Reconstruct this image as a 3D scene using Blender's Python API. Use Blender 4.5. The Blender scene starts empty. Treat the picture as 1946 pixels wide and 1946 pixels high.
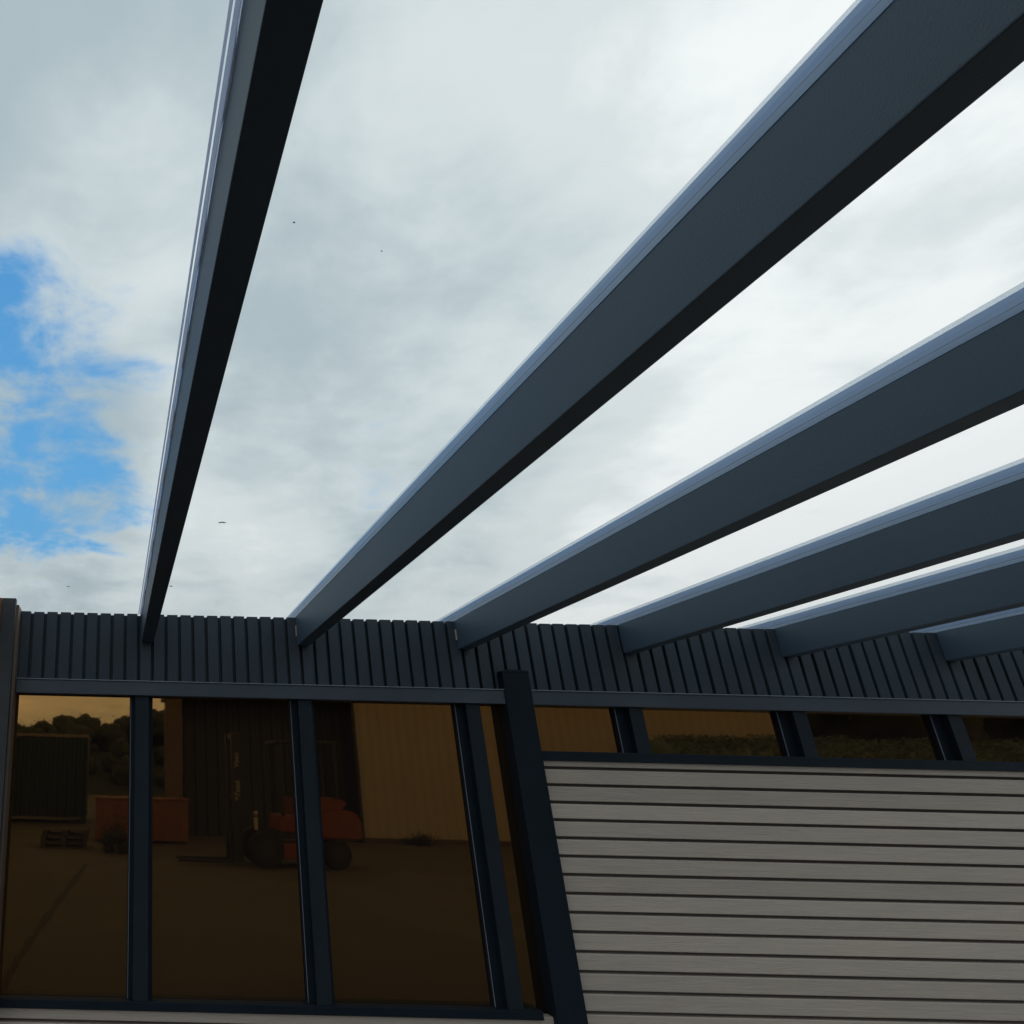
import bpy, bmesh, math, random
from mathutils import Vector, Matrix, noise
random.seed(7)
S = bpy.context.scene
COL = S.collection

# ---------------------------------------------------------------- camera
cd = bpy.data.cameras.new("camera"); cam = bpy.data.objects.new("camera", cd); COL.objects.link(cam)
cd.sensor_fit = 'HORIZONTAL'; cd.sensor_width = 36.0
cd.lens = 36.0 * 1366.0 / 1946.0
cd.shift_x = (973.0 - 207.0) / 1946.0; cd.shift_y = 0.0
cd.clip_start = 0.02; cd.clip_end = 2000.0
P = math.atan(487.5 / 1366.0); R = 0.0235
c, s, cp, sp = math.cos(R), math.sin(R), math.cos(P), math.sin(P)
R0 = Vector((1, 0, 0)); U0 = Vector((0, -sp, cp)); F0 = Vector((0, cp, sp))
right = R0 * c + U0 * s; up = U0 * c - R0 * s; back = -F0
M = Matrix.Identity(4)
for i in range(3):
    M[i][0], M[i][1], M[i][2] = right[i], up[i], back[i]
M[2][3] = 1.6
cam.matrix_world = M
S.camera = cam

# ---------------------------------------------------------------- world: Nishita sky with broken cloud
SUN_EL, SUN_AZ = math.radians(31.0), math.radians(46.0)     # azimuth from +Y towards +X
sun_dir = Vector((math.sin(SUN_AZ) * math.cos(SUN_EL), math.cos(SUN_AZ) * math.cos(SUN_EL), math.sin(SUN_EL)))
W = bpy.data.worlds.new("World"); S.world = W; W.use_nodes = True
nt = W.node_tree; nt.nodes.clear(); N = nt.nodes.new; L = nt.links.new

def wmath(op, a, b=None, cl=False):
    n = N('ShaderNodeMath'); n.operation = op; n.use_clamp = cl
    for i, v in enumerate((a, b)):
        if v is None: continue
        if isinstance(v, (int, float)): n.inputs[i].default_value = v
        else: L(v, n.inputs[i])
    return n.outputs[0]
def wdot(vec):
    n = N('ShaderNodeVectorMath'); n.operation = 'DOT_PRODUCT'; L(tc.outputs['Generated'], n.inputs[0])
    n.inputs[1].default_value = Vector(vec).normalized(); return n.outputs['Value']
def wstep(v, a, b, oa=0.0, ob=1.0):
    n = N('ShaderNodeMapRange'); n.interpolation_type = 'SMOOTHSTEP'
    L(v, n.inputs['Value']); n.inputs['From Min'].default_value = a; n.inputs['From Max'].default_value = b
    n.inputs['To Min'].default_value = oa; n.inputs['To Max'].default_value = ob; return n.outputs['Result']
def wmix(f, a, b):
    n = N('ShaderNodeMix'); n.data_type = 'RGBA'; L(f, n.inputs['Factor'])
    for k, v in ((6, a), (7, b)):
        if isinstance(v, tuple): n.inputs[k].default_value = (*v, 1)
        else: L(v, n.inputs[k])
    return n.outputs[2]
def wnoise(scale, detail, rough, off, dist=0.0):
    m = N('ShaderNodeMapping'); m.inputs['Location'].default_value = off; L(flat, m.inputs['Vector'])
    n = N('ShaderNodeTexNoise'); n.inputs['Scale'].default_value = scale; n.inputs['Detail'].default_value = detail
    n.inputs['Roughness'].default_value = rough; n.inputs['Distortion'].default_value = dist
    L(m.outputs['Vector'], n.inputs['Vector']); return n.outputs['Fac']
tc = N('ShaderNodeTexCoord')
sx = N('ShaderNodeSeparateXYZ'); L(tc.outputs['Generated'], sx.inputs[0])
hz = wmath('ADD', wmath('MAXIMUM', sx.outputs['Z'], 0.0), 0.16)
cx = N('ShaderNodeCombineXYZ')
L(wmath('DIVIDE', sx.outputs['X'], hz), cx.inputs[0]); L(wmath('DIVIDE', sx.outputs['Y'], hz), cx.inputs[1])
flat = cx.outputs[0]
sky = N('ShaderNodeTexSky'); sky.sky_type = 'NISHITA'; sky.sun_disc = False
sky.sun_elevation = SUN_EL; sky.sun_rotation = SUN_AZ; sky.air_density = 1.0; sky.dust_density = 0.4; sky.ozone_density = 2.0
clear = wmix(wstep(sx.outputs['Z'], 0.15, 0.75), (1.5, 4.7, 8.4), (0.85, 3.4, 7.3))
blue = N('ShaderNodeMix'); blue.data_type = 'RGBA'; blue.inputs[0].default_value = 0.85
L(sky.outputs[0], blue.inputs[6]); L(clear, blue.inputs[7])
nb = wnoise(1.5, 8, 0.55, (3.1, 1.7, 0), 0.15)
nf = wnoise(4.2, 8, 0.6, (0.4, 5.0, 0), 0.3)
nl = wnoise(0.75, 4, 0.5, (7.3, 2.2, 0))
# gap in the cloud low in the north-west
gap = wmath('ADD', wstep(wdot((-0.215, 0.885, 0.42)), 0.930, 0.990), wmath('MULTIPLY', wmath('SUBTRACT', nb, 0.5), 1.7))
gap = wmath('ADD', gap, wmath('MULTIPLY', wmath('SUBTRACT', nf, 0.5), 2.5))
gap = wmath('SUBTRACT', gap, wstep(sx.outputs['Z'], 0.33, 0.22, 0.0, 0.55))
gapm = wstep(gap, 0.42, 1.15)
def add(v): 
    global shade
    shade = wmath('ADD', shade, v)
shade = wmath('ADD', wmath('MULTIPLY', wmath('SUBTRACT', nb, 0.5), 2.9), -0.33)
add(wmath('MULTIPLY', wmath('SUBTRACT', nf, 0.5), 1.5))
add(wmath('MULTIPLY', wmath('SUBTRACT', nl, 0.5), 1.0))
add(wstep(wdot(sun_dir), 0.84, 0.995, 0.0, 1.7))
add(wstep(sx.outputs['Z'], 0.36, 0.20, 0.0, 0.85))
add(wstep(wdot((0.008, 0.772, 0.636)), 0.965, 0.998, 0.0, 0.55))
add(wstep(wdot((0.17, 0.90, 0.40)), 0.980, 0.999, 0.0, 0.95))
add(wstep(wdot((-0.03, 0.62, 0.78)), 0.965, 0.998, 0.0, -0.35))
add(wstep(wdot((0.38, 0.78, 0.49)), 0.94, 0.998, 0.0, -1.0))
cloud = wmix(wstep(shade, -0.55, 0.75), (4.5, 5.4, 5.9), (7.4, 7.95, 8.2))
cloud = wmix(wstep(shade, 0.75, 1.5), cloud, (9.7, 9.9, 10.0))
front_lit = N('ShaderNodeVectorMath'); front_lit.operation = 'SCALE'; L(cloud, front_lit.inputs[0])      # cloud facing the sun is brighter
L(wstep(sx.outputs['Y'], 0.1, -0.6, 1.0, 1.55), front_lit.inputs['Scale'])
final = wmix(gapm, front_lit.outputs[0], blue.outputs[2])
bg = N('ShaderNodeBackground'); bg.inputs['Strength'].default_value = 0.1; L(final, bg.inputs['Color'])
out = N('ShaderNodeOutputWorld'); L(bg.outputs[0], out.inputs['Surface'])

# ---------------------------------------------------------------- sun (veiled by cloud)
sl = bpy.data.lights.new("sun", 'SUN'); sl.energy = 0.6; sl.angle = math.radians(14); sl.color = (1.0, 0.96, 0.9)
so = bpy.data.objects.new("sun", sl); COL.objects.link(so)
so.rotation_euler = (-sun_dir).to_track_quat('-Z', 'Y').to_euler(); so.location = (20, 20, 20)

S.view_settings.view_transform = 'Standard'; S.view_settings.look = 'None'
S.view_settings.exposure = 0.0; S.view_settings.gamma = 1.0

# ================================================================ materials
def mat(name, col, rough=0.5, metal=0.0, spec=0.5, var=0.0, vscale=8.0, stretch=(1, 1, 1), bump=0.0, bscale=40.0, bstretch=None, col2=None, seed=0.0):
    m = bpy.data.materials.new(name); m.use_nodes = True; t = m.node_tree
    b = t.nodes['Principled BSDF']
    b.inputs['Base Color'].default_value = (*col, 1); b.inputs['Roughness'].default_value = rough
    b.inputs['Metallic'].default_value = metal; b.inputs['Specular IOR Level'].default_value = spec
    tcn = t.nodes.new('ShaderNodeTexCoord')
    def nz(scale, st, det=6):
        mp = t.nodes.new('ShaderNodeMapping'); mp.inputs['Scale'].default_value = st; mp.inputs['Location'].default_value = (seed, seed * 2, seed * 3)
        t.links.new(tcn.outputs['Object'], mp.inputs['Vector'])
        n = t.nodes.new('ShaderNodeTexNoise'); n.inputs['Scale'].default_value = scale; n.inputs['Detail'].default_value = det
        n.inputs['Roughness'].default_value = 0.6
        t.links.new(mp.outputs['Vector'], n.inputs['Vector']); return n.outputs['Fac']
    if var > 0:
        f = nz(vscale, stretch)
        r = t.nodes.new('ShaderNodeMapRange'); r.inputs['From Min'].default_value = 0.3; r.inputs['From Max'].default_value = 0.7
        t.links.new(f, r.inputs['Value'])
        mx = t.nodes.new('ShaderNodeMix'); mx.data_type = 'RGBA'; t.links.new(r.outputs['Result'], mx.inputs['Factor'])
        mx.inputs[6].default_value = (*[x * (1 - var) for x in col], 1)
        mx.inputs[7].default_value = (*(col2 or [x * (1 + var) for x in col]), 1)
        t.links.new(mx.outputs[2], b.inputs['Base Color'])
        rr = t.nodes.new('ShaderNodeMapRange'); rr.inputs['To Min'].default_value = max(rough - 0.07, 0.02); rr.inputs['To Max'].default_value = min(rough + 0.1, 1)
        t.links.new(f, rr.inputs['Value']); t.links.new(rr.outputs['Result'], b.inputs['Roughness'])
    if bump > 0:
        f = nz(bscale, bstretch or (1, 1, 1), 4)
        bp = t.nodes.new('ShaderNodeBump'); bp.inputs['Strength'].default_value = bump; bp.inputs['Distance'].default_value = 0.004
        t.links.new(f, bp.inputs['Height']); t.links.new(bp.outputs['Normal'], b.inputs['Normal'])
    return m

ANT = mat("anthracite_powder_coat", (0.034, 0.045, 0.061), 0.42, spec=0.5, var=0.12, vscale=5, bump=0.25, bscale=350)
RAFT = mat("rafter_powder_coat", (0.045, 0.068, 0.096), 0.5, spec=0.45, var=0.10, vscale=3, stretch=(1, .5, 1), bump=0.3, bscale=320)
SLAT = mat("slat_coating", (0.033, 0.043, 0.055), 0.55, spec=0.25, var=0.14, vscale=4, stretch=(1, 1, .6), bump=0.2, bscale=200)
BLACK = mat("black_metal", (0.008, 0.013, 0.020), 0.5, spec=0.12, var=0.12, vscale=5, bump=0.15, bscale=250)
GASK = mat("gasket_grey", (0.16, 0.17, 0.21), 0.45, var=0.1)
SEALD = None
COLM = mat("column_brown_black", (0.036, 0.036, 0.038), 0.5, spec=0.3, var=0.15, bump=0.2, bscale=200)
BROWN = mat("brown_edge_trim", (0.13, 0.085, 0.062), 0.6, var=0.3, vscale=4, stretch=(1, 1, .4))
RUST = mat("rust_brown_steel", (0.20, 0.085, 0.045), 0.8, var=0.4, vscale=9, bump=0.4, bscale=60)
FRAME = mat("frame_dark_coat", (0.014, 0.019, 0.026), 0.5, spec=0.12, var=0.15, vscale=5, bump=0.2, bscale=300)
DARK = mat("dark_backing", (0.012, 0.014, 0.018), 0.8)
PALE = mat("pale_timber_edge", (0.45, 0.36, 0.27), 0.7, var=0.2)

def make_translucent(name, col, rough, f):
    m = mat(name, col, rough, spec=0.6, var=0.08, vscale=5, stretch=(1, .25, 1), bump=0.3, bscale=9, bstretch=(1, .15, 1))
    t = m.node_tree; b = t.nodes['Principled BSDF']; o = t.nodes['Material Output']
    tl = t.nodes.new('ShaderNodeBsdfTranslucent'); tl.inputs['Color'].default_value = (*[min(1, x * 1.1) for x in col], 1)
    mx = t.nodes.new('ShaderNodeMixShader'); mx.inputs[0].default_value = f
    t.links.new(b.outputs[0], mx.inputs[1]); t.links.new(tl.outputs[0], mx.inputs[2]); t.links.new(mx.outputs[0], o.inputs['Surface'])
    return m
BAR = make_translucent("glazing_bar_polymer", (0.40, 0.52, 0.70), 0.12, 0.42)
MILK = make_translucent("milky_cap_plastic", (0.80, 0.84, 0.88), 0.15, 0.6)
_t = MILK.node_tree; _tr = _t.nodes.new('ShaderNodeBsdfTransparent'); _mx = _t.nodes.new('ShaderNodeMixShader'); _mx.inputs[0].default_value = 0.45
_src = _t.nodes['Material Output'].inputs['Surface'].links[0].from_socket
_t.links.new(_src, _mx.inputs[1]); _t.links.new(_tr.outputs[0], _mx.inputs[2]); _t.links.new(_mx.outputs[0], _t.nodes['Material Output'].inputs['Surface'])
SEALG = make_translucent("translucent_seal", (0.80, 0.82, 0.92), 0.4, 0.75)

SEALD = make_translucent("glint_white_sealant", (0.98, 0.98, 0.97), 0.3, 0.92)  # near-white tone imitating the bright scalloped glint along the rafter edge
SEAL = make_translucent("silicone_white", (0.86, 0.85, 0.84), 0.4, 0.5)
def make_boards():
    m = bpy.data.materials.new("embossed_wood_board"); m.use_nodes = True; t = m.node_tree; n = t.nodes.new; l = t.links.new
    b = t.nodes['Principled BSDF']; b.inputs['Roughness'].default_value = 0.62; b.inputs['Specular IOR Level'].default_value = 0.35
    tcn = n('ShaderNodeTexCoord'); sp_ = n('ShaderNodeSeparateXYZ'); l(tcn.outputs['Object'], sp_.inputs[0])
    dv = n('ShaderNodeMath'); dv.operation = 'MULTIPLY_ADD'; l(sp_.outputs['Z'], dv.inputs[0]); dv.inputs[1].default_value = 1 / 0.0875; dv.inputs[2].default_value = -1.6582 / 0.0875 + 40
    fl = n('ShaderNodeMath'); fl.operation = 'FLOOR'; l(dv.outputs[0], fl.inputs[0])
    wn = n('ShaderNodeTexWhiteNoise'); wn.noise_dimensions = '1D'; l(fl.outputs[0], wn.inputs['W'])
    off = n('ShaderNodeMath'); off.operation = 'MULTIPLY'; l(wn.outputs['Value'], off.inputs[0]); off.inputs[1].default_value = 17.0
    cb = n('ShaderNodeCombineXYZ')
    ax = n('ShaderNodeMath'); ax.operation = 'ADD'; l(sp_.outputs['X'], ax.inputs[0]); l(off.outputs[0], ax.inputs[1])
    l(ax.outputs[0], cb.inputs[0]); l(off.outputs[0], cb.inputs[1]); l(sp_.outputs['Z'], cb.inputs[2])
    def nz(scale, st, det, dist=0.0):
        mp = n('ShaderNodeMapping'); mp.inputs['Scale'].default_value = st; l(cb.outputs[0], mp.inputs['Vector'])
        q = n('ShaderNodeTexNoise'); q.inputs['Scale'].default_value = scale; q.inputs['Detail'].default_value = det; q.inputs['Distortion'].default_value = dist
        l(mp.outputs['Vector'], q.inputs['Vector']); return q.outputs['Fac']
    grain = nz(5, (0.7, 1, 15), 8, 1.1); blot = nz(2.2, (1, 1, 2.5), 5); fine = nz(30, (0.5, 1, 12), 4)
    mx = n('ShaderNodeMix'); mx.data_type = 'RGBA'; l(blot, mx.inputs['Factor'])
    mx.inputs[6].default_value = (0.385, 0.328, 0.286, 1); mx.inputs[7].default_value = (0.455, 0.362, 0.294, 1)
    br = n('ShaderNodeMapRange'); l(wn.outputs['Value'], br.inputs['Value']); br.inputs['To Min'].default_value = 0.86; br.inputs['To Max'].default_value = 1.10
    gr = n('ShaderNodeMapRange'); l(grain, gr.inputs['Value']); gr.inputs['From Min'].default_value = .3; gr.inputs['From Max'].default_value = .7; gr.inputs['To Min'].default_value = 0.92; gr.inputs['To Max'].default_value = 1.05
    ml = n('ShaderNodeMath'); ml.operation = 'MULTIPLY'; l(br.outputs[0], ml.inputs[0]); l(gr.outputs[0], ml.inputs[1])
    vm = n('ShaderNodeVectorMath'); vm.operation = 'SCALE'; l(mx.outputs[2], vm.inputs[0]); l(ml.outputs[0], vm.inputs['Scale'])
    l(vm.outputs[0], b.inputs['Base Color'])
    ad = n('ShaderNodeMath'); ad.operation = 'ADD'; l(grain, ad.inputs[0]); l(fine, ad.inputs[1])
    bp = n('ShaderNodeBump'); bp.inputs['Strength'].default_value = 0.38; bp.inputs['Distance'].default_value = 0.006
    l(ad.outputs[0], bp.inputs['Height']); l(bp.outputs['Normal'], b.inputs['Normal'])
    return m
BOARD = make_boards()

def make_tint():
    m = bpy.data.materials.new("bronze_mirror_glass"); m.use_nodes = True; t = m.node_tree; n = t.nodes.new; l = t.links.new
    t.nodes.clear(); o = n('ShaderNodeOutputMaterial')
    tcn = n('ShaderNodeTexCoord'); q = n('ShaderNodeTexNoise'); q.inputs['Scale'].default_value = 5.0; q.inputs['Detail'].default_value = 3
    l(tcn.outputs['Object'], q.inputs['Vector'])
    bp = n('ShaderNodeBump'); bp.inputs['Strength'].default_value = 0.05; bp.inputs['Distance'].default_value = 0.0016; l(q.outputs['Fac'], bp.inputs['Height'])
    g = n('ShaderNodeBsdfGlossy'); g.inputs['Roughness'].default_value = 0.018
    l(bp.outputs['Normal'], g.inputs['Normal'])
    lw = n('ShaderNodeLayerWeight'); lw.inputs['Blend'].default_value = 0.5
    pw = n('ShaderNodeMath'); pw.operation = 'POWER'; l(lw.outputs['Facing'], pw.inputs[0]); pw.inputs[1].default_value = 5.0
    cm = n('ShaderNodeMix'); cm.data_type = 'RGBA'; l(pw.outputs[0], cm.inputs['Factor'])
    cm.inputs[6].default_value = (0.188, 0.104, 0.034, 1); cm.inputs[7].default_value = (0.8, 0.8, 0.8, 1); l(cm.outputs[2], g.inputs['Color'])
    d = n('ShaderNodeBsdfDiffuse'); d.inputs['Color'].default_value = (0.010, 0.007, 0.006, 1)
    mx = n('ShaderNodeAddShader'); l(g.outputs[0], mx.inputs[0]); l(d.outputs[0], mx.inputs[1])
    l(mx.outputs[0], o.inputs['Surface'])
    return m
TINT = make_tint()

def make_clear():
    m = bpy.data.materials.new("clear_roof_glass"); m.use_nodes = True; t = m.node_tree; n = t.nodes.new; l = t.links.new
    t.nodes.clear(); o = n('ShaderNodeOutputMaterial')
    tr = n('ShaderNodeBsdfTransparent'); tr.inputs['Color'].default_value = (0.975, 0.99, 0.985, 1)
    g = n('ShaderNodeBsdfGlossy'); g.inputs['Roughness'].default_value = 0.01
    lw = n('ShaderNodeLayerWeight'); lw.inputs['Blend'].default_value = 0.5
    pw = n('ShaderNodeMath'); pw.operation = 'POWER'; l(lw.outputs['Facing'], pw.inputs[0]); pw.inputs[1].default_value = 5.0
    fr = n('ShaderNodeMath'); fr.operation = 'MULTIPLY_ADD'; l(pw.outputs[0], fr.inputs[0]); fr.inputs[1].default_value = 0.35; fr.inputs[2].default_value = 0.015
    mx = n('ShaderNodeMixShader'); l(fr.outputs[0], mx.inputs[0]); l(tr.outputs[0], mx.inputs[1]); l(g.outputs[0], mx.inputs[2])
    # faint rain-dried film: sparse streaks running across the pane
    tcn = n('ShaderNodeTexCoord'); mp = n('ShaderNodeMapping'); mp.inputs['Scale'].default_value = (1.2, 9, 1); l(tcn.outputs['Object'], mp.inputs['Vector'])
    q = n('ShaderNodeTexNoise'); q.inputs['Scale'].default_value = 6; q.inputs['Detail'].default_value = 6; q.inputs['Roughness'].default_value = .7; l(mp.outputs['Vector'], q.inputs['Vector'])
    r = n('ShaderNodeMapRange'); r.inputs['From Min'].default_value = .68; r.inputs['From Max'].default_value = .84; r.inputs['To Max'].default_value = .10; l(q.outputs['Fac'], r.inputs['Value'])
    d = n('ShaderNodeBsdfDiffuse'); d.inputs['Color'].default_value = (.35, .36, .36, 1)
    m2 = n('ShaderNodeMixShader'); l(r.outputs[0], m2.inputs[0]); l(mx.outputs[0], m2.inputs[1]); l(d.outputs[0], m2.inputs[2])
    l(m2.outputs[0], o.inputs['Surface'])
    return m
CLEAR = make_clear()

CONC = mat("yard_concrete", (0.082, 0.069, 0.057), 0.85, var=0.22, vscale=0.7, bump=0.4, bscale=25)
JOINT = mat("joint_dirt", (0.035, 0.038, 0.022), 0.95, var=0.3, vscale=14, bump=0.5)
TEAL = mat("container_teal", (0.010, 0.030, 0.038), 0.5, var=0.2, vscale=2)
TEALR = mat("container_rail_pale", (0.23, 0.20, 0.18), 0.7, var=0.3, vscale=5)
BEIGE = mat("beige_sheet_metal", (0.37, 0.32, 0.26), 0.6, var=0.06, vscale=1.2)
SHED = mat("dark_shed_sheet", (0.016, 0.019, 0.022), 0.6, var=0.2, vscale=1)
BRPIL = mat("brown_fascia", (0.13, 0.085, 0.065), 0.7, var=0.15)
ORBOX = mat("orange_brown_paint", (0.19, 0.075, 0.035), 0.7, var=0.2, vscale=3)
ORANGE = mat("forklift_orange", (0.20, 0.052, 0.023), 0.4, var=0.12, vscale=4)
RUBBER = mat("tyre_rubber", (0.011, 0.011, 0.011), 0.85, bump=0.4, bscale=30)
STEEL = mat("mast_steel", (0.035, 0.036, 0.038), 0.45, metal=0.3)
LETTER = mat("pale_lettering", (0.40, 0.37, 0.31), 0.6)
WOOD = mat("pallet_wood", (0.06, 0.046, 0.034), 0.85, var=0.3, vscale=12, stretch=(.3, 1, 1))
LEAF = mat("leaf_green", (0.022, 0.030, 0.014), 0.7, var=0.45, vscale=0.6)
LEAF2 = mat("weed_leaf", (0.022, 0.026, 0.014), 0.7, var=0.4, vscale=6)
BARK = mat("bark", (0.06, 0.045, 0.035), 0.9, var=0.3, vscale=6)
GRNBOX = mat("hedge_leaf", (0.10, 0.145, 0.13), 0.6, var=0.25, vscale=1.2)
HILL = mat("hill_ground", (0.018, 0.022, 0.012), 0.95, var=0.3, vscale=.1)
SPECK = mat("dry_leaf_bit", (0.035, 0.028, 0.02), 0.8, var=0.3)

# ================================================================ helpers
def tag(o, label=None, cat=None, group=None, kind=None):
    if label: o["label"] = label
    if cat: o["category"] = cat
    if group: o["group"] = group
    if kind: o["kind"] = kind
    return o
def empty(name, loc=(0, 0, 0), rz=0.0):
    o = bpy.data.objects.new(name, None); COL.objects.link(o); o.location = loc; o.rotation_euler = (0, 0, rz); o.empty_display_size = .2
    return o
def obj(name, bm, m, parent=None, smooth=False):
    me = bpy.data.meshes.new(name); bmesh.ops.recalc_face_normals(bm, faces=bm.faces[:]); bm.to_mesh(me); bm.free()
    me.materials.append(m)
    if smooth:
        for p in me.polygons: p.use_smooth = True
    o = bpy.data.objects.new(name, me); COL.objects.link(o)
    if parent: o.parent = parent
    return o
def B(): return bmesh.new()
def box(bm, x0, x1, y0, y1, z0, z1, bev=0.0):
    vs = [bm.verts.new((x, y, z)) for x in (x0, x1) for y in (y0, y1) for z in (z0, z1)]
    fs = [bm.faces.new([vs[i] for i in q]) for q in ((0, 1, 3, 2), (4, 6, 7, 5), (0, 4, 5, 1), (2, 3, 7, 6), (0, 2, 6, 4), (1, 5, 7, 3))]
    if bev > 0:
        es = list({e for f in fs for e in f.edges})
        bmesh.ops.bevel(bm, geom=es, offset=bev, segments=2, profile=0.6, affect='EDGES')
    return bm
def extrude_profile(bm, pts, axis, a0, a1, closed=True):
    """pts = 2-D profile; axis 'X': (y,z) pts swept along x; 'Z': (x,y) swept along z; 'Y': (x,z) swept along y"""
    def v(p, a):
        return {'X': (a, p[0], p[1]), 'Z': (p[0], p[1], a), 'Y': (p[0], a, p[1])}[axis]
    r0 = [bm.verts.new(v(p, a0)) for p in pts]; r1 = [bm.verts.new(v(p, a1)) for p in pts]
    n_ = len(pts)
    for i in range(n_ if closed else n_ - 1):
        j = (i + 1) % n_; bm.faces.new((r0[i], r0[j], r1[j], r1[i]))
    if closed:
        bm.faces.new(r0[::-1]); bm.faces.new(r1)
def cyl(bm, cx_, cy_, cz_, r, h, axis='Z', seg=24, r2=None):
    mt = Matrix.Translation((cx_, cy_, cz_))
    if axis == 'Y': mt = mt @ Matrix.Rotation(math.pi / 2, 4, 'X')
    if axis == 'X': mt = mt @ Matrix.Rotation(math.pi / 2, 4, 'Y')
    bmesh.ops.create_cone(bm, cap_ends=True, segments=seg, radius1=r, radius2=r if r2 is None else r2, depth=h, matrix=mt)
def leaves(bm, n_, fn, size):
    for _ in range(n_):
        p = fn()
        if p is None: continue
        a = Vector((random.gauss(0, 1), random.gauss(0, 1), random.gauss(0, 1))).normalized()
        b_ = a.orthogonal().normalized(); c_ = a.cross(b_)
        k = size * random.uniform(.5, 1.4)
        vs = [bm.verts.new(p + b_ * k * u + c_ * k * .6 * w) for u, w in ((-1, 0), (0, -.7), (1, 0), (0, .7))]
        bm.faces.new(vs)

# ================================================================ ground and hills
g = B(); bmesh.ops.create_grid(g, x_segments=8, y_segments=8, size=300)
tag(obj("ground", g, CONC), kind="structure")
j = B(); prev = None; pts = [(-.80, 3.3), (-.74, 2.0), (-.70, .9), (-.63, -.2), (-.52, -2.0), (-.38, -4.0), (-.25, -5.8)]
for i in range(len(pts) - 1):
    for k in range(12):
        t = k / 12; x = pts[i][0] * (1 - t) + pts[i + 1][0] * t; y = pts[i][1] * (1 - t) + pts[i + 1][1] * t
        w = 0.022 + 0.05 * max(0, noise.noise(Vector((y * 1.7, 3.3, 0)))) + 0.012 * random.random()
        x += 0.02 * noise.noise(Vector((y * 4, 0, 0)))
        cur = (j.verts.new((x - w, y, .004)), j.verts.new((x + w, y, .004)))
        if prev: j.faces.new((prev[0], prev[1], cur[1], cur[0]))
        prev = cur
tag(obj("ground_joint", j, JOINT), kind="structure")

pv = B(); extrude_profile(pv, [(2.75, 4.09), (2.75, 2.35), (4.75, 2.35), (4.75, -.2), (6.6, -.2), (6.6, -3.2), (9.5, -3.2), (9.5, 4.09)], 'Z', -.05, .03)
tag(obj("bounce_slab", pv, mat("pale_bounce", (0.46, 0.45, 0.42), 0.8, var=0.1, vscale=2, bump=0.2, bscale=60)), kind="structure")  # unseen pale slab, added to bounce light onto the rafter undersides
h = B()
def hill_z(x): return 3.6 + 0.7 * math.sin(x * .05 + 1.0) + 0.5 * math.sin(x * .13) - 0.02 * max(0, x)
rows = []
for iy, (yy, f) in enumerate(((-40, 0.0), (-47, .55), (-56, .95), (-75, 1.0), (-95, 0))):
    rows.append([h.verts.new((x, yy, max(-.2, f * hill_z(x) - .2))) for x in range(-60, 101, 4)])
for a, b_ in zip(rows, rows[1:]):
    for i in range(len(a) - 1): h.faces.new((a[i], a[i + 1], b_[i + 1], b_[i]))
tag(obj("hill", h, HILL, smooth=True), kind="structure")

def core(bm, c0, r, sub=2):
    res = bmesh.ops.create_icosphere(bm, subdivisions=sub, radius=r, matrix=Matrix.Translation(c0))
    for v in res['verts']:
        d_ = (v.co - c0); v.co = c0 + d_ * (1 + .45 * noise.noise(v.co * (1.6 / r)) + .2 * noise.noise(v.co * (5 / r)))
wd = B()
def crowns(xa, xb):
    x = xa
    while x < xb:
        yield x, random.uniform(-57, -49), random.uniform(1.0, 1.8); x += random.uniform(.5, 1.1)
low = [(random.uniform(-16, 16), random.uniform(-46.5, -42.5), random.uniform(.8, 1.5)) for _ in range(46)]
for (x, y, r) in list(crowns(-22, 42)) + low:
    zc = hill_z(x) * (.95 if y < -52 else .75 if y < -48 else max(.1, (-41.5 - y) * .11)) + r * .45
    def f(x=x, y=y, zc=zc, r=r):
        v = Vector((random.gauss(0, .42), random.gauss(0, .42), random.gauss(0, .30)))
        return Vector((x, y, zc)) + v * r
    leaves(wd, 420, f, .085); core(wd, Vector((x, y, zc - .1 * r)), r * .72, 3)
tag(obj("hillside_woodland", wd, LEAF, smooth=True), kind="stuff")

# ================================================================ garden room (the wall with slats, bronze glazing and boards)
room = tag(empty("garden_room", (2.5, 4.2, 0)), "dark slatted garden room with bronze mirror glazing above and beside grey wood-look boards", "garden room")
def rp(name, bm, m, lab=None, smooth=False):
    o = obj(name, bm, m, room, smooth); o.matrix_parent_inverse = Matrix.Translation((-2.5, -4.2, 0))
    if lab: o["label"] = lab
    return o
X0, X1 = -0.50, 7.30
# slatted fascia: vertical ribs on a backing
sb = B()
pitch = 0.0779; x = 1.2 - pitch * 22 + 0.012
box(sb, X0, X1, 4.192, 4.23, 2.0, 2.4515)
while x < X1 - .06:
    dz = random.uniform(-.0012, .0012); dy = random.uniform(-.0012, .0012)
    if x > X0 - .03: box(sb, max(x, X0 + .002), x + 0.0605, 4.160 + dy, 4.1915, 2.03, 2.4565 + dz, 0.003)
    x += pitch
rp("slatted_fascia", sb, SLAT)
hr = B(); box(hr, X0 + .002, X1, 4.115, 4.199, 1.988, 2.063, 0.003); rp("header_rail", hr, ANT)
lp = B(); box(lp, X0 + .002, X1, 4.108, 4.157, 2.0635, 2.0685, 0.0012); rp("rail_lip_highlight", lp, GASK)  # paler strip paints the lit edge line along the rail top
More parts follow.
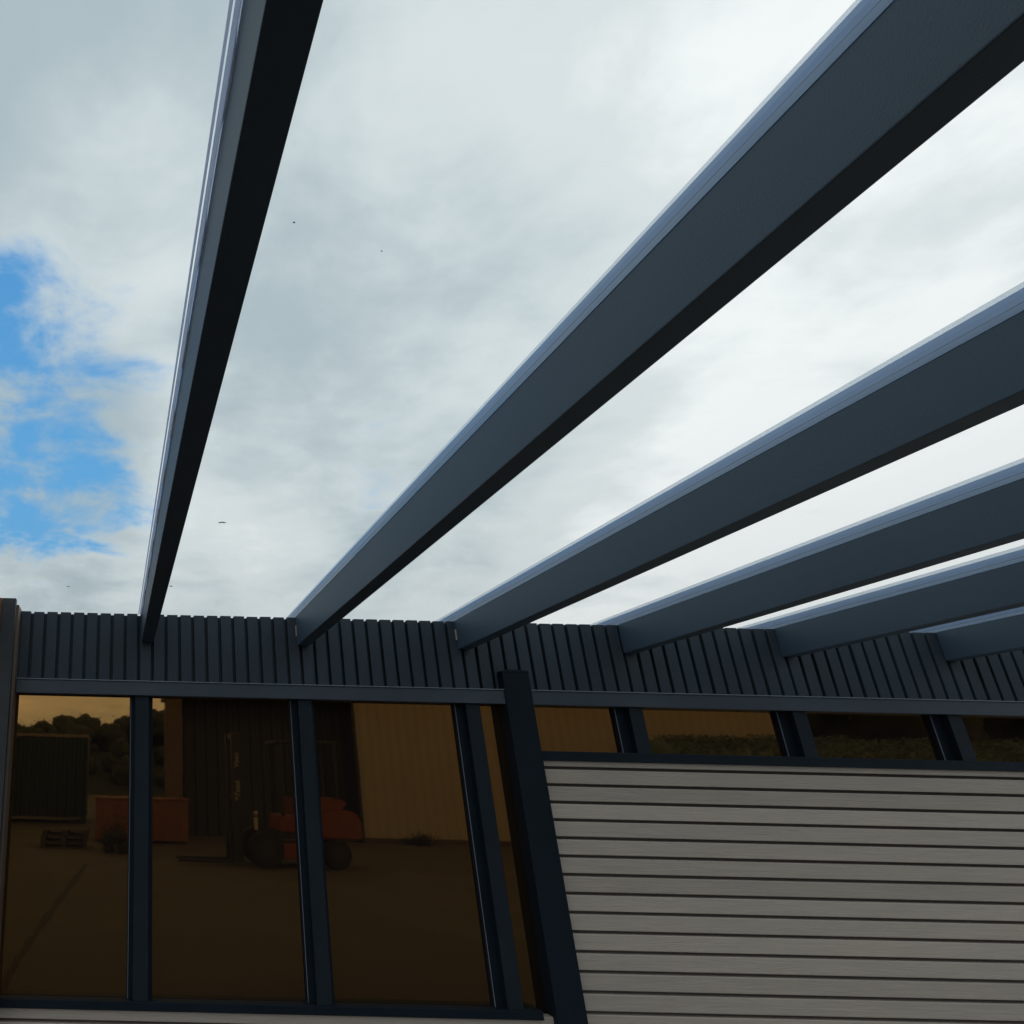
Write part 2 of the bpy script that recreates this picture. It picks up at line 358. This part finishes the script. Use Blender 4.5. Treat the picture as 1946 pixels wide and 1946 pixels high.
# mullions, glass
mx_ = [0.174, 1.083, 2.022, 2.934, 3.851, 4.718, 5.63, 6.54]
m0 = None
for i, xm in enumerate(mx_):
    z0_ = .5275 if i < 3 else 1.70
    mb = B(); box(mb, xm, xm + .073, 4.1405, 4.195, z0_, 1.987, 0.002); box(mb, xm - .030 - .01 * min(i, 3), xm + .098, 4.176, 4.1955, z0_, 1.987, 0.002)
    o = rp("mullion", mb, BLACK)
    q = B(); box(q, xm - .0015, xm + .0745, 4.133, 4.1402, z0_, 1.987, 0.0015)
    f_ = obj("face_plate", q, FRAME, o); f_.matrix_parent_inverse = Matrix.Identity(4)
    q = B(); box(q, xm - .026 - .01 * min(i, 3), xm - .0235 - .01 * min(i, 3), 4.172, 4.1758, z0_, 1.987)
    f_ = obj("glazing_bead", q, GASK, o); f_.matrix_parent_inverse = Matrix.Identity(4)
edges = [X0 - .04] + mx_ + [X1 - .02]
for i in range(len(edges) - 1):
    a = edges[i] + (0 if i == 0 else .085); b_ = edges[i + 1] - (-.0 if i < len(mx_) else 0)
    zb = .505 if i < 4 else 1.70
    q = B()
    box(q, a, min(b_, 99), 4.196, 4.204, zb, 2.0)
    rp("glass_pane", q, TINT)
# boards: one profile swept along X (right, high) and (left, low)
BP = 0.0875; ZG = 1.6582; YF = 4.140
def board_profile(ztop):
    pr = []
    z = ZG - math.ceil((ZG - 0) / BP) * BP
    pr.append((YF + .032, 0.0))
    k = 0
    while z < ztop:
        zb = max(z + .0072, 0.0); zt = min(z + BP - .0072, ztop)
        if zt > zb + .004:
            pr += [(YF + .032, zb), (YF + .0025, zb + .0003), (YF, zb + .003), (YF - .0015, zt - .004), (YF + .001, zt - .0008), (YF + .032, zt)]
        z += BP
    pr += [(4.19, ztop), (4.19, 0.0)]
    return pr
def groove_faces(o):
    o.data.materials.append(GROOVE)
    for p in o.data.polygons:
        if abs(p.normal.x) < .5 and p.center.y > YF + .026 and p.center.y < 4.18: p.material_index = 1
GROOVE = mat("groove_shade", (0.11, 0.095, 0.085), 0.9)  # shade of the board gaps, painted into the recess faces
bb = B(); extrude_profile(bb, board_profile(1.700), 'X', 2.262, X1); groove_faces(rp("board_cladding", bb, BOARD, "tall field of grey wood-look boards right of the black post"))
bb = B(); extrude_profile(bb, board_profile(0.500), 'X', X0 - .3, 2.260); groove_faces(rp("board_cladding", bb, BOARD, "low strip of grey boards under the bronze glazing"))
sc_ = B(); box(sc_, X0 - .3, 2.186, 4.125, 4.194, .487, .527, 0.003); rp("sill_trim", sc_, BLACK)
sc_ = B(); box(sc_, 2.262, X1, 4.125, 4.194, 1.6940, 1.7440, 0.003); rp("capping_trim", sc_, BLACK)

# rest of the room
bx_ = B(); box(bx_, X0, X0 + .1, 4.235, 7.4, 0, 2.40); rp("side_wall", bx_, ANT)
bx_ = B(); box(bx_, X1 - .1, X1, 4.235, 7.4, 0, 2.40); rp("side_wall", bx_, ANT)
bx_ = B(); box(bx_, X0, X1, 7.4, 7.5, 0, 2.40); rp("rear_wall", bx_, ANT)
bx_ = B(); box(bx_, X0, X1, 4.235, 7.5, 2.402, 2.44); rp("flat_roof", bx_, DARK)
bx_ = B(); box(bx_, X0 + .1, X1 - .1, 4.21, 7.4, .0, .05); rp("room_floor", bx_, DARK)

# ================================================================ glass canopy
SL = 0.0493; DX = 0.0093
can = tag(empty("glass_canopy", (2.5, 4.17, 0)), "dark grey lean-to canopy of long rafters under clear glass roof panes", "canopy")
def along(px, py, pz):          # shear a straight member into the canopy's fall and skew
    t = 4.17 - py
    return (px - DX * t, py, pz + SL * t)
def cp_(name, bm, m, par, smooth=False):
    for v in bm.verts: v.co = Vector(along(*v.co))
    o = obj(name, bm, m, par, smooth)
    o.matrix_parent_inverse = Matrix.Identity(4)
    return o
YE = -1.5
RH, RW = 0.164, 0.069
rafters = [-1.66, -0.73, 0.206, 1.104, 2.032, 2.990, 3.905, 4.849, 5.79, 6.72]
proto = B(); box(proto, 0, RW, YE, 4.158, 2.291, 2.455, 0.003)
raft0 = cp_("rafter", proto, RAFT, can)
gb = B(); extrude_profile(gb, [(.002, 2.4747), (.0005, 2.490), (.003, 2.5045), (.066, 2.5045), (.0685, 2.490), (.067, 2.4747)], 'Y', YE, 4.60)
gc = B(); extrude_profile(gc, [(.004, 2.5048), (.0045, 2.514), (.010, 2.521), (.022, 2.525), (.047, 2.525), (.059, 2.521), (.0645, 2.514), (.065, 2.5048)], 'Y', YE, 4.60)
bar0 = cp_("glazing_bar", gb, BAR, raft0); cap0 = cp_("cap_strip", gc, MILK, raft0)
gs = B(); box(gs, -.001, RW + .001, YE, 4.60, 2.4555, 2.4720); gk0 = cp_("gasket", gs, BAR, raft0)
gl = B(); box(gl, -.0005, RW + .0005, YE, 4.60, 2.4722, 2.4745); gl0 = cp_("gasket_slot", gl, GASK, raft0)
kids = [bar0, cap0, gk0, gl0]
Rlab = []
for i, xr in enumerate(rafters):
    if i == 0: o = raft0; ks = kids
    else:
        o = raft0.copy(); COL.objects.link(o); o.parent = can; ks = []
        for k_ in kids:
            c_ = k_.copy(); COL.objects.link(c_); c_.parent = o; ks.append(c_)
    o.matrix_parent_inverse = Matrix.Identity(4)
    o.location = (xr - 2.5, -4.17, 0)
    Rlab.append((o, ks))
# the rafter nearest the viewer shows its edge seals and a wavy silicone bead, whitened to imitate a glint
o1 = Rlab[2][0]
for x0, x1 in ((-.0205, -.0160), (-.0122, -.0042), (RW + .0010, RW + .006)):
    q = B(); box(q, x0, x1, YE, 4.15, 2.4500, 2.4554); cp_("edge_seal", q, SEALG, o1)
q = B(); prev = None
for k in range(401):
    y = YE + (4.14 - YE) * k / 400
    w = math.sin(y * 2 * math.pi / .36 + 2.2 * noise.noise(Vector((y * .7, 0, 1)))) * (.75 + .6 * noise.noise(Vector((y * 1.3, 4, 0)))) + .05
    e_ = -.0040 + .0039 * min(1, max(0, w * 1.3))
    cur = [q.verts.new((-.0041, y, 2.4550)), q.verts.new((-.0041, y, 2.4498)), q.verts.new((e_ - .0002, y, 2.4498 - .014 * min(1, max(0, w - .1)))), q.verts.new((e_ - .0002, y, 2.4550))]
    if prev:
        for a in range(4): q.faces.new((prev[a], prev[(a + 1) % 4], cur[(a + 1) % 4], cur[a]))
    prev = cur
cp_("wavy_sealant_glint", q, SEALD, o1)
# bare timber shim showing between rafter and slats
for idx in (3, 4):
    q = B(); box(q, -.004, -.0005, 4.145, 4.157, 2.345, 2.405); cp_("timber_shim", q, PALE, Rlab[idx][0])
# panes
for i in range(len(rafters) - 1):
    q = B(); box(q, rafters[i] + RW + .0015, rafters[i + 1] - .0015, YE, 4.22, 2.4560, 2.4640)
    o = cp_("roof_pane", q, CLEAR, can); o.matrix_parent_inverse = Matrix.Translation((-2.5, -4.17, 0))
q = B(); box(q, rafters[0] - .05, rafters[-1] + .14, YE - .14, YE - .002, 2.30, 2.50, .004)
o = cp_("front_gutter", q, RAFT, can); o.matrix_parent_inverse = Matrix.Translation((-2.5, -4.17, 0))
for xx in (rafters[0] - .03, 6.98):
    q = B(); box(q, xx, xx + .11, YE - .125, YE - .015, 0, 2.577, .003)
    o = obj("support_post", q, RAFT, can); o.matrix_parent_inverse = Matrix.Translation((-2.5, -4.17, 0))
q = B(); box(q, rafters[-1] + .142, 7.10, YE - .14, YE - .002, 2.30, 2.50, .004)
o = cp_("front_gutter", q, RAFT, can); o.matrix_parent_inverse = Matrix.Translation((-2.5, -4.17, 0))

# ================================================================ black post in front of the boards
PX0, PX1 = 2.238, 2.388
po = tag(empty("square_post", ((PX0 + PX1) / 2, 4.15, 0)), "black square post standing upright at the left edge of the grey boards", "post")
hw = (PX1 - PX0) / 2
q = B(); box(q, -hw, hw, -.045, .0505, 0, 2.163, .004); obj("shaft", q, BLACK, po)
q = B(); extrude_profile(q, [(-hw - .002, 2.1632), (-hw + .002, 2.170), (-hw * .5, 2.1765), (hw * .5, 2.1765), (hw - .002, 2.170), (hw + .002, 2.1632)], 'Y', -.047, .008); obj("post_cap", q, BLACK, po)
q = B(); box(q, -.1, .1, -.09, -.046, 0.001, .012, .002); obj("base_plate", q, BLACK, po)

# corner column at the left end of the wall
co = tag(empty("corner_column", (-.55, 4.03, 0)), "dark column with a brown inner edge closing the slatted wall at its left end", "column")
q = B(); box(q, -.040, .037, -.030, .020, 0, 2.497, .003); obj("column_face", q, COLM, co)
q = B(); box(q, .010, .0495, .0205, .165, 0, 2.470, .002); obj("edge_trim", q, BROWN, co)
rw = B(); box(rw, -1.9, -.596, 4.03, 4.11, 0, 2.505, .004)
tag(obj("side_panel", rw, RUST), "rust brown panel edge just left of the dark corner column", "panel")

# ================================================================ debris lying on the roof glass
def bit(x, t_from_wall, sz, lab, kind=0):
    y = 4.17 - t_from_wall
    q = B(); n_ = 7; c_ = []
    wing = kind == 1
    if wing:
        for sgn in (-1, 1):
            ps = [(0, 0), (sgn * .35, .28), (sgn * 1.0, .12), (sgn * .5, -.02), (sgn * .15, -.28)]
            vs = [q.verts.new((p[0] * sz, p[1] * sz * 1.6, 0)) for p in ps]; q.faces.new(vs)
    else:
        vs = [q.verts.new((math.cos(a * 2 * math.pi / n_) * sz * random.uniform(.6, 1.2), math.sin(a * 2 * math.pi / n_) * sz * random.uniform(.3, .7), 0)) for a in range(n_)]
        q.faces.new(vs)
    ge = bmesh.ops.extrude_face_region(q, geom=q.faces[:])
    for v in [e for e in ge['geom'] if isinstance(e, bmesh.types.BMVert)]: v.co.z += .0015
    o = obj("leaf_fragment", q, SPECK); X, Y, Z = along(x, y, 2.4645); o.location = (X, Y, Z); o.rotation_euler = (-math.atan(SL), 0, random.uniform(-.3, .3))
    tag(o, lab, "debris", "leaf fragments lying on the glass roof")
bit(.467, 1.453, .016, "winged dark leaf fragment on the glass just right of the first rafter", 1)
bit(.334, .556, .010, "small dark leaf fragment beside the foot of the first rafter")
bit(-.198, .503, .008, "faint leaf fragment low on the left glass near the slats")
bit(.377, 3.038, .0024, "tiny dark leaf fragment high on the glass right of the first rafter")
bit(.574, 2.966, .0018, "tiniest leaf fragment, in the middle of the pane between the two longest rafters")

# ================================================================ the yard behind (seen in the bronze glass)
def corrugated(bm, x0, x1, y, z0, z1, step=.2, dep=.035, axis='X'):
    pr = []; x_ = x0
    while x_ < x1 - 1e-6:
        w = min(step, x1 - x_)
        pr += [(x_, y), (x_ + w * .35, y), (x_ + w * .5, y + dep), (x_ + w * .85, y + dep)]
        x_ += step
    pr += [(x1, y), (x1, y - .06), (x0, y - .06)]
    extrude_profile(bm, pr, 'Z', z0, z1)

def container(loc, Lx, hgt, m, mr, lab):
    e = tag(empty("shipping_container", loc), lab, "container")
    q = B(); corrugated(q, .08, Lx - .08, -.05, .17, hgt - .12, .28, .04); corrugated(q, .08, Lx - .08, -2.38, .17, hgt - .12, .28, .0); obj("side_wall", q, m, e)
    q = B(); box(q, 0, .078, -2.4, 0, .17, hgt - .10); obj("end_wall", q, m, e)
    q = B(); box(q, Lx - .078, Lx, -2.4, 0, .17, hgt - .10); obj("end_wall", q, m, e)
    q = B(); box(q, 0, Lx, -2.4, 0, hgt - .098, hgt, .01); obj("roof", q, mr, e)
    q = B(); box(q, .3, Lx - .3, -.06, .01, .10, .168); obj("bottom_rail", q, mr, e)
    for xx in (0, Lx - .16):
        q = B(); box(q, xx, xx + .16, -.16, .012, 0, .166); obj("corner_casting", q, m, e)
    return e
container((-6.5, -15.45, 0), 6.02, 2.6, TEAL, TEALR, "dark teal shipping container mirrored in the leftmost glass pane below the tree line")

wh = tag(empty("warehouse", (6.57, -11.16, 0)), "tall beige sheet metal warehouse mirrored beside the orange forklift", "warehouse")
q = B(); corrugated(q, 0, 11.8, 0, .12, 6.0, .25, .008); obj("front_wall", q, BEIGE, wh)
q = B(); box(q, 0, 11.8, -10, -.07, .12, 5.9); obj("building_body", q, BEIGE, wh)
q = B(); box(q, -.0, 11.8, -10, .02, 0, .118); obj("plinth", q, CONC, wh)
q = B(); box(q, -.1, 11.9, -10.1, .1, 6.001, 6.2); obj("roof", q, SHED, wh)

sh = tag(empty("open_shed", (1.59, -11.1, 0)), "dark open shed with a brown corner pillar mirrored behind the forklift", "shed")
q = B(); box(q, .62, 4.96, -4.0, -3.9, 0, 3.6); obj("back_wall", q, SHED, sh)
q = B(); box(q, 4.90, 4.97, -3.89, 0, 0, 3.6); obj("side_wall", q, SHED, sh)
q = B(); box(q, .30, .4, -3.89, -.0, 0, 3.6); obj("side_wall", q, SHED, sh)
q = B(); box(q, 0, .44, .03, .16, 0, 3.9, .01); obj("corner_pillar", q, BRPIL, sh)
q = B(); box(q, .2, 4.97, -4.0, .02, 3.601, 3.75); obj("roof", q, SHED, sh)
q = B(); corrugated(q, .45, 4.95, -.9, 0, 3.598, .3, .04); obj("sliding_door", q, SHED, sh)

ob = tag(empty("storage_bin", (-.15, -9.72, 0)), "low orange brown bin mirrored in the glass left of the forklift", "bin")
q = B(); corrugated(q, 0, 2.17, 0, .06, .93, .36, .012); box(q, 0, 2.17, -1.0, -.062, .06, .90); obj("bin_body", q, ORBOX, ob)
q = B(); box(q, -.02, 2.19, -1.02, .03, .931, .965, .004); obj("rim", q, ORBOX, ob)
for xx in (.1, 1.9):
    q = B(); box(q, xx, xx + .16, -.95, -.0, 0, .058); obj("skid", q, RUBBER, ob)

def pallet_parts():
    e = empty("wooden_pallet")
    q = B()
    for k in range(7): box(q, 0, .98, -.8 + k * .118, -.8 + k * .118 + .09, .10, .12)
    obj("top_boards", q, WOOD, e)
    q = B()
    for xx in (0, .44, .88):
        box(q, xx, xx + .1, -.8, -.002, .022, .099)
    obj("bearers", q, WOOD, e)
    q = B()
    for k in (0, 3, 6): box(q, 0, .98, -.8 + k * .118, -.8 + k * .118 + .09, 0, .021)
    obj("bottom_boards", q, WOOD, e)
    return e
p0 = pallet_parts(); plabs = ["bottom pallet of the stack mirrored left of the orange bin", "middle pallet of the stack mirrored left of the orange bin", "topmost pallet of the stack mirrored left of the orange bin"]
for i in range(3):
    if i == 0: e = p0
    else:
        e = p0.copy(); COL.objects.link(e)
        for ch in p0.children:
            c_ = ch.copy(); COL.objects.link(c_); c_.parent = e
    e.location = (-1.26 + random.uniform(-.03, .03), -8.15, .1215 * i); e.rotation_euler = (0, 0, random.uniform(-.04, .04))
    tag(e, plabs[i], "pallet", "pallets stacked in the yard")

def shrub(loc, rx, rz, lab, n_=1800, sz=.022, m=LEAF2):
    e = tag(empty("shrub", loc), lab, "shrub")
    q = B()
    lobes = [(Vector((random.uniform(-.6, .6) * rx, random.uniform(-.3, .3) * rx, random.uniform(.2, .7) * rz)), random.uniform(.35, .6)) for _ in range(7)]
    def f():
        c_, r = random.choice(lobes); v = Vector((random.gauss(0, .45) * rx, random.gauss(0, .4) * rx, random.gauss(0, .4) * rz)) * r
        p = c_ + v; p.z = abs(p.z); return p
    leaves(q, n_, f, sz)
    for c_, r_ in lobes: core(q, Vector((c_.x, c_.y, c_.z * .7)), r_ * min(rx, rz) * .55, 3)
    obj("foliage", q, m, e, True)
    q = B()
    cyl(q, 0, 0, rz * .3, .02, rz * .6, seg=6, r2=.008)
    obj("stem", q, BARK, e)
shrub((.34, -7.5, 0), .42, .66, "dark ragged shrub mirrored in front of the orange brown bin")
shrub((7.75, -10.85, 0), .6, .30, "low weedy shrub mirrored at the foot of the beige warehouse", 1400)

def tree(loc, h, r, lab):
    e = tag(empty("tree", loc), lab, "tree", "broad trees beyond the grey green hedge")
    q = B(); cyl(q, 0, 0, h * .3, .16, h * .6, seg=10, r2=.07); obj("trunk", q, BARK, e)
    q = B(); lob = [(Vector((random.uniform(-.7, .7) * r, random.uniform(-.6, .6) * r, h * random.uniform(.45, .95))), r * random.uniform(.4, .65)) for _ in range(16)]
    def f():
        c_, k_ = random.choice(lob); return c_ + Vector((random.gauss(0, .5), random.gauss(0, .5), random.gauss(0, .42))) * k_
    leaves(q, 5200, f, .07)
    for c_, k_ in lob: core(q, c_, k_ * 1.0, 3)
    obj("crown", q, LEAF, e, True)
tree((21.9, -14.4, 0), 6.4, 2.7, "nearer tree mirrored in the glass strip near the right edge")
tree((26.6, -14.4, 0), 6.4, 3.0, "outermost tree mirrored in the glass strip at the far right")
he = tag(empty("hedge", (13.9, -10.0, 0)), "long grey green hedge mirrored in the glass strip above the grey boards", "hedge")
q = B()
def hf():
    x = random.uniform(0, 9.0); t = 2.62 + .16 * noise.noise(Vector((x * 1.3, 0, 2)))
    return Vector((x, random.uniform(-.06, .06), random.uniform(1.0, t + .08))) if random.random() < .7 else Vector((x, random.uniform(-.8, 0), t + random.uniform(-.1, .1)))
leaves(q, 16000, hf, .035)
for k in range(46):
    core(q, Vector((k * .2, -.42, 2.62 + .16 * noise.noise(Vector((k * .26, 0, 2))) - .40)), .40, 2)
box(q, 0.02, 8.98, -.8, -.07, .0, 2.3)
obj("foliage", q, GRNBOX, he, True)
# forklift, facing left in the mirror
fk = tag(empty("forklift", (2.4, -5.6, 0)), "orange forklift truck mirrored in the bronze glass around the second mullion", "forklift")
q = B(); extrude_profile(q, [(1.44, .50), (1.44, .93), (1.55, .955), (2.08, .98), (2.19, .94), (2.27, .82), (2.28, .52), (2.24, .49)], 'Y', -1.05, -.02)
bmesh.ops.bevel(q, geom=q.edges[:], offset=.03, segments=2, affect='EDGES'); obj("counterweight", q, ORANGE, fk)
q = B(); extrude_profile(q, [(1.12, .80), (1.12, 1.17), (1.62, 1.18), (1.98, 1.17), (2.06, 1.09), (1.98, 1.02), (1.98, .985), (1.50, .958)], 'Y', -.95, -.12); obj("engine_hood", q, ORANGE, fk)
q = B(); box(q, .64, 1.42, -1.0, -.06, .16, .40, .02); obj("chassis", q, ORANGE, fk)
q = B(); box(q, .82, 1.30, -.98, -.08, .60, .87, .02); obj("cowl", q, ORANGE, fk)
q = B(); box(q, 1.13, 1.5, -.85, -.22, 1.18, 1.28, .03); box(q, 1.45, 1.56, -.85, -.22, 1.28, 1.75, .03); obj("seat", q, RUBBER, fk)
q = B()
for yy in (-.98, -.12):
    box(q, .86, .92, yy, yy + .06, .87, 2.12, .01); box(q, 1.86, 1.92, yy, yy + .06, 1.17, 2.12, .01)
box(q, .80, 1.95, -.99, -.05, 2.121, 2.17, .01); obj("overhead_guard", q, STEEL, fk)
for (wx, r) in ((1.80, .25), (.55, .31)):
    for yy in (-.10, -.98):
        q = B(); cyl(q, wx, yy, r, r, .22, 'Y', 32); bmesh.ops.bevel(q, geom=[e for e in q.edges if e.calc_face_angle(0) > .8], offset=.03, segments=2, affect='EDGES')
        w_ = obj("wheel", q, RUBBER, fk)
        q = B(); cyl(q, wx, yy + (.112 if yy > -.5 else -.112), r, r * .5, .012, 'Y', 24); obj("rim", q, STEEL, w_)
q = B()
for yy in (-.90, -.26): box(q, .0, .16, yy, yy + .10, .08, 2.3, .008)
for zz in (.3, 1.1, 2.2): box(q, .03, .12, -.80, -.262, zz, zz + .09)
mast = obj("mast", q, STEEL, fk)
for yy in (-.82, -.34):
    q = B(); box(q, -1.0, -.06, yy, yy + .1, .06, .10); box(q, -.06, -.005, yy, yy + .1, .06, .6); obj("fork", q, STEEL, fk)
q = B(); bmesh.ops.create_uvsphere(q, u_segments=16, v_segments=10, radius=.045, matrix=Matrix.Translation((.36, .03, .90)));
box(q, .325, .395, -.02, .05, .62, .84, .015); obj("headlight", q, LETTER, fk)
def lettering(txt, x, y, z, size):
    cu = bpy.data.curves.new("lettering", 'FONT'); cu.body = txt; cu.size = size; cu.extrude = .002; cu.align_x = 'LEFT'; cu.align_y = 'CENTER'; cu.offset = .0015
    t_ = bpy.data.objects.new("tmp", cu); COL.objects.link(t_)
    dg = bpy.context.evaluated_depsgraph_get(); me = bpy.data.meshes.new_from_object(t_.evaluated_get(dg))
    bpy.data.objects.remove(t_)
    # text runs upwards; as in the photo it reads correctly in the mirror
    mt = Matrix(((0, -1, 0, x), (0, 0, 1, y), (1, 0, 0, z), (0, 0, 0, 1)))
    me.transform(mt); me.materials.clear(); me.materials.append(LETTER)
    o = bpy.data.objects.new("lettering", me); COL.objects.link(o); o.parent = mast
lettering("Veen", .085, -.1545, 1.67, .13)
lettering("97eed", .085, -.1545, 1.10, .14)
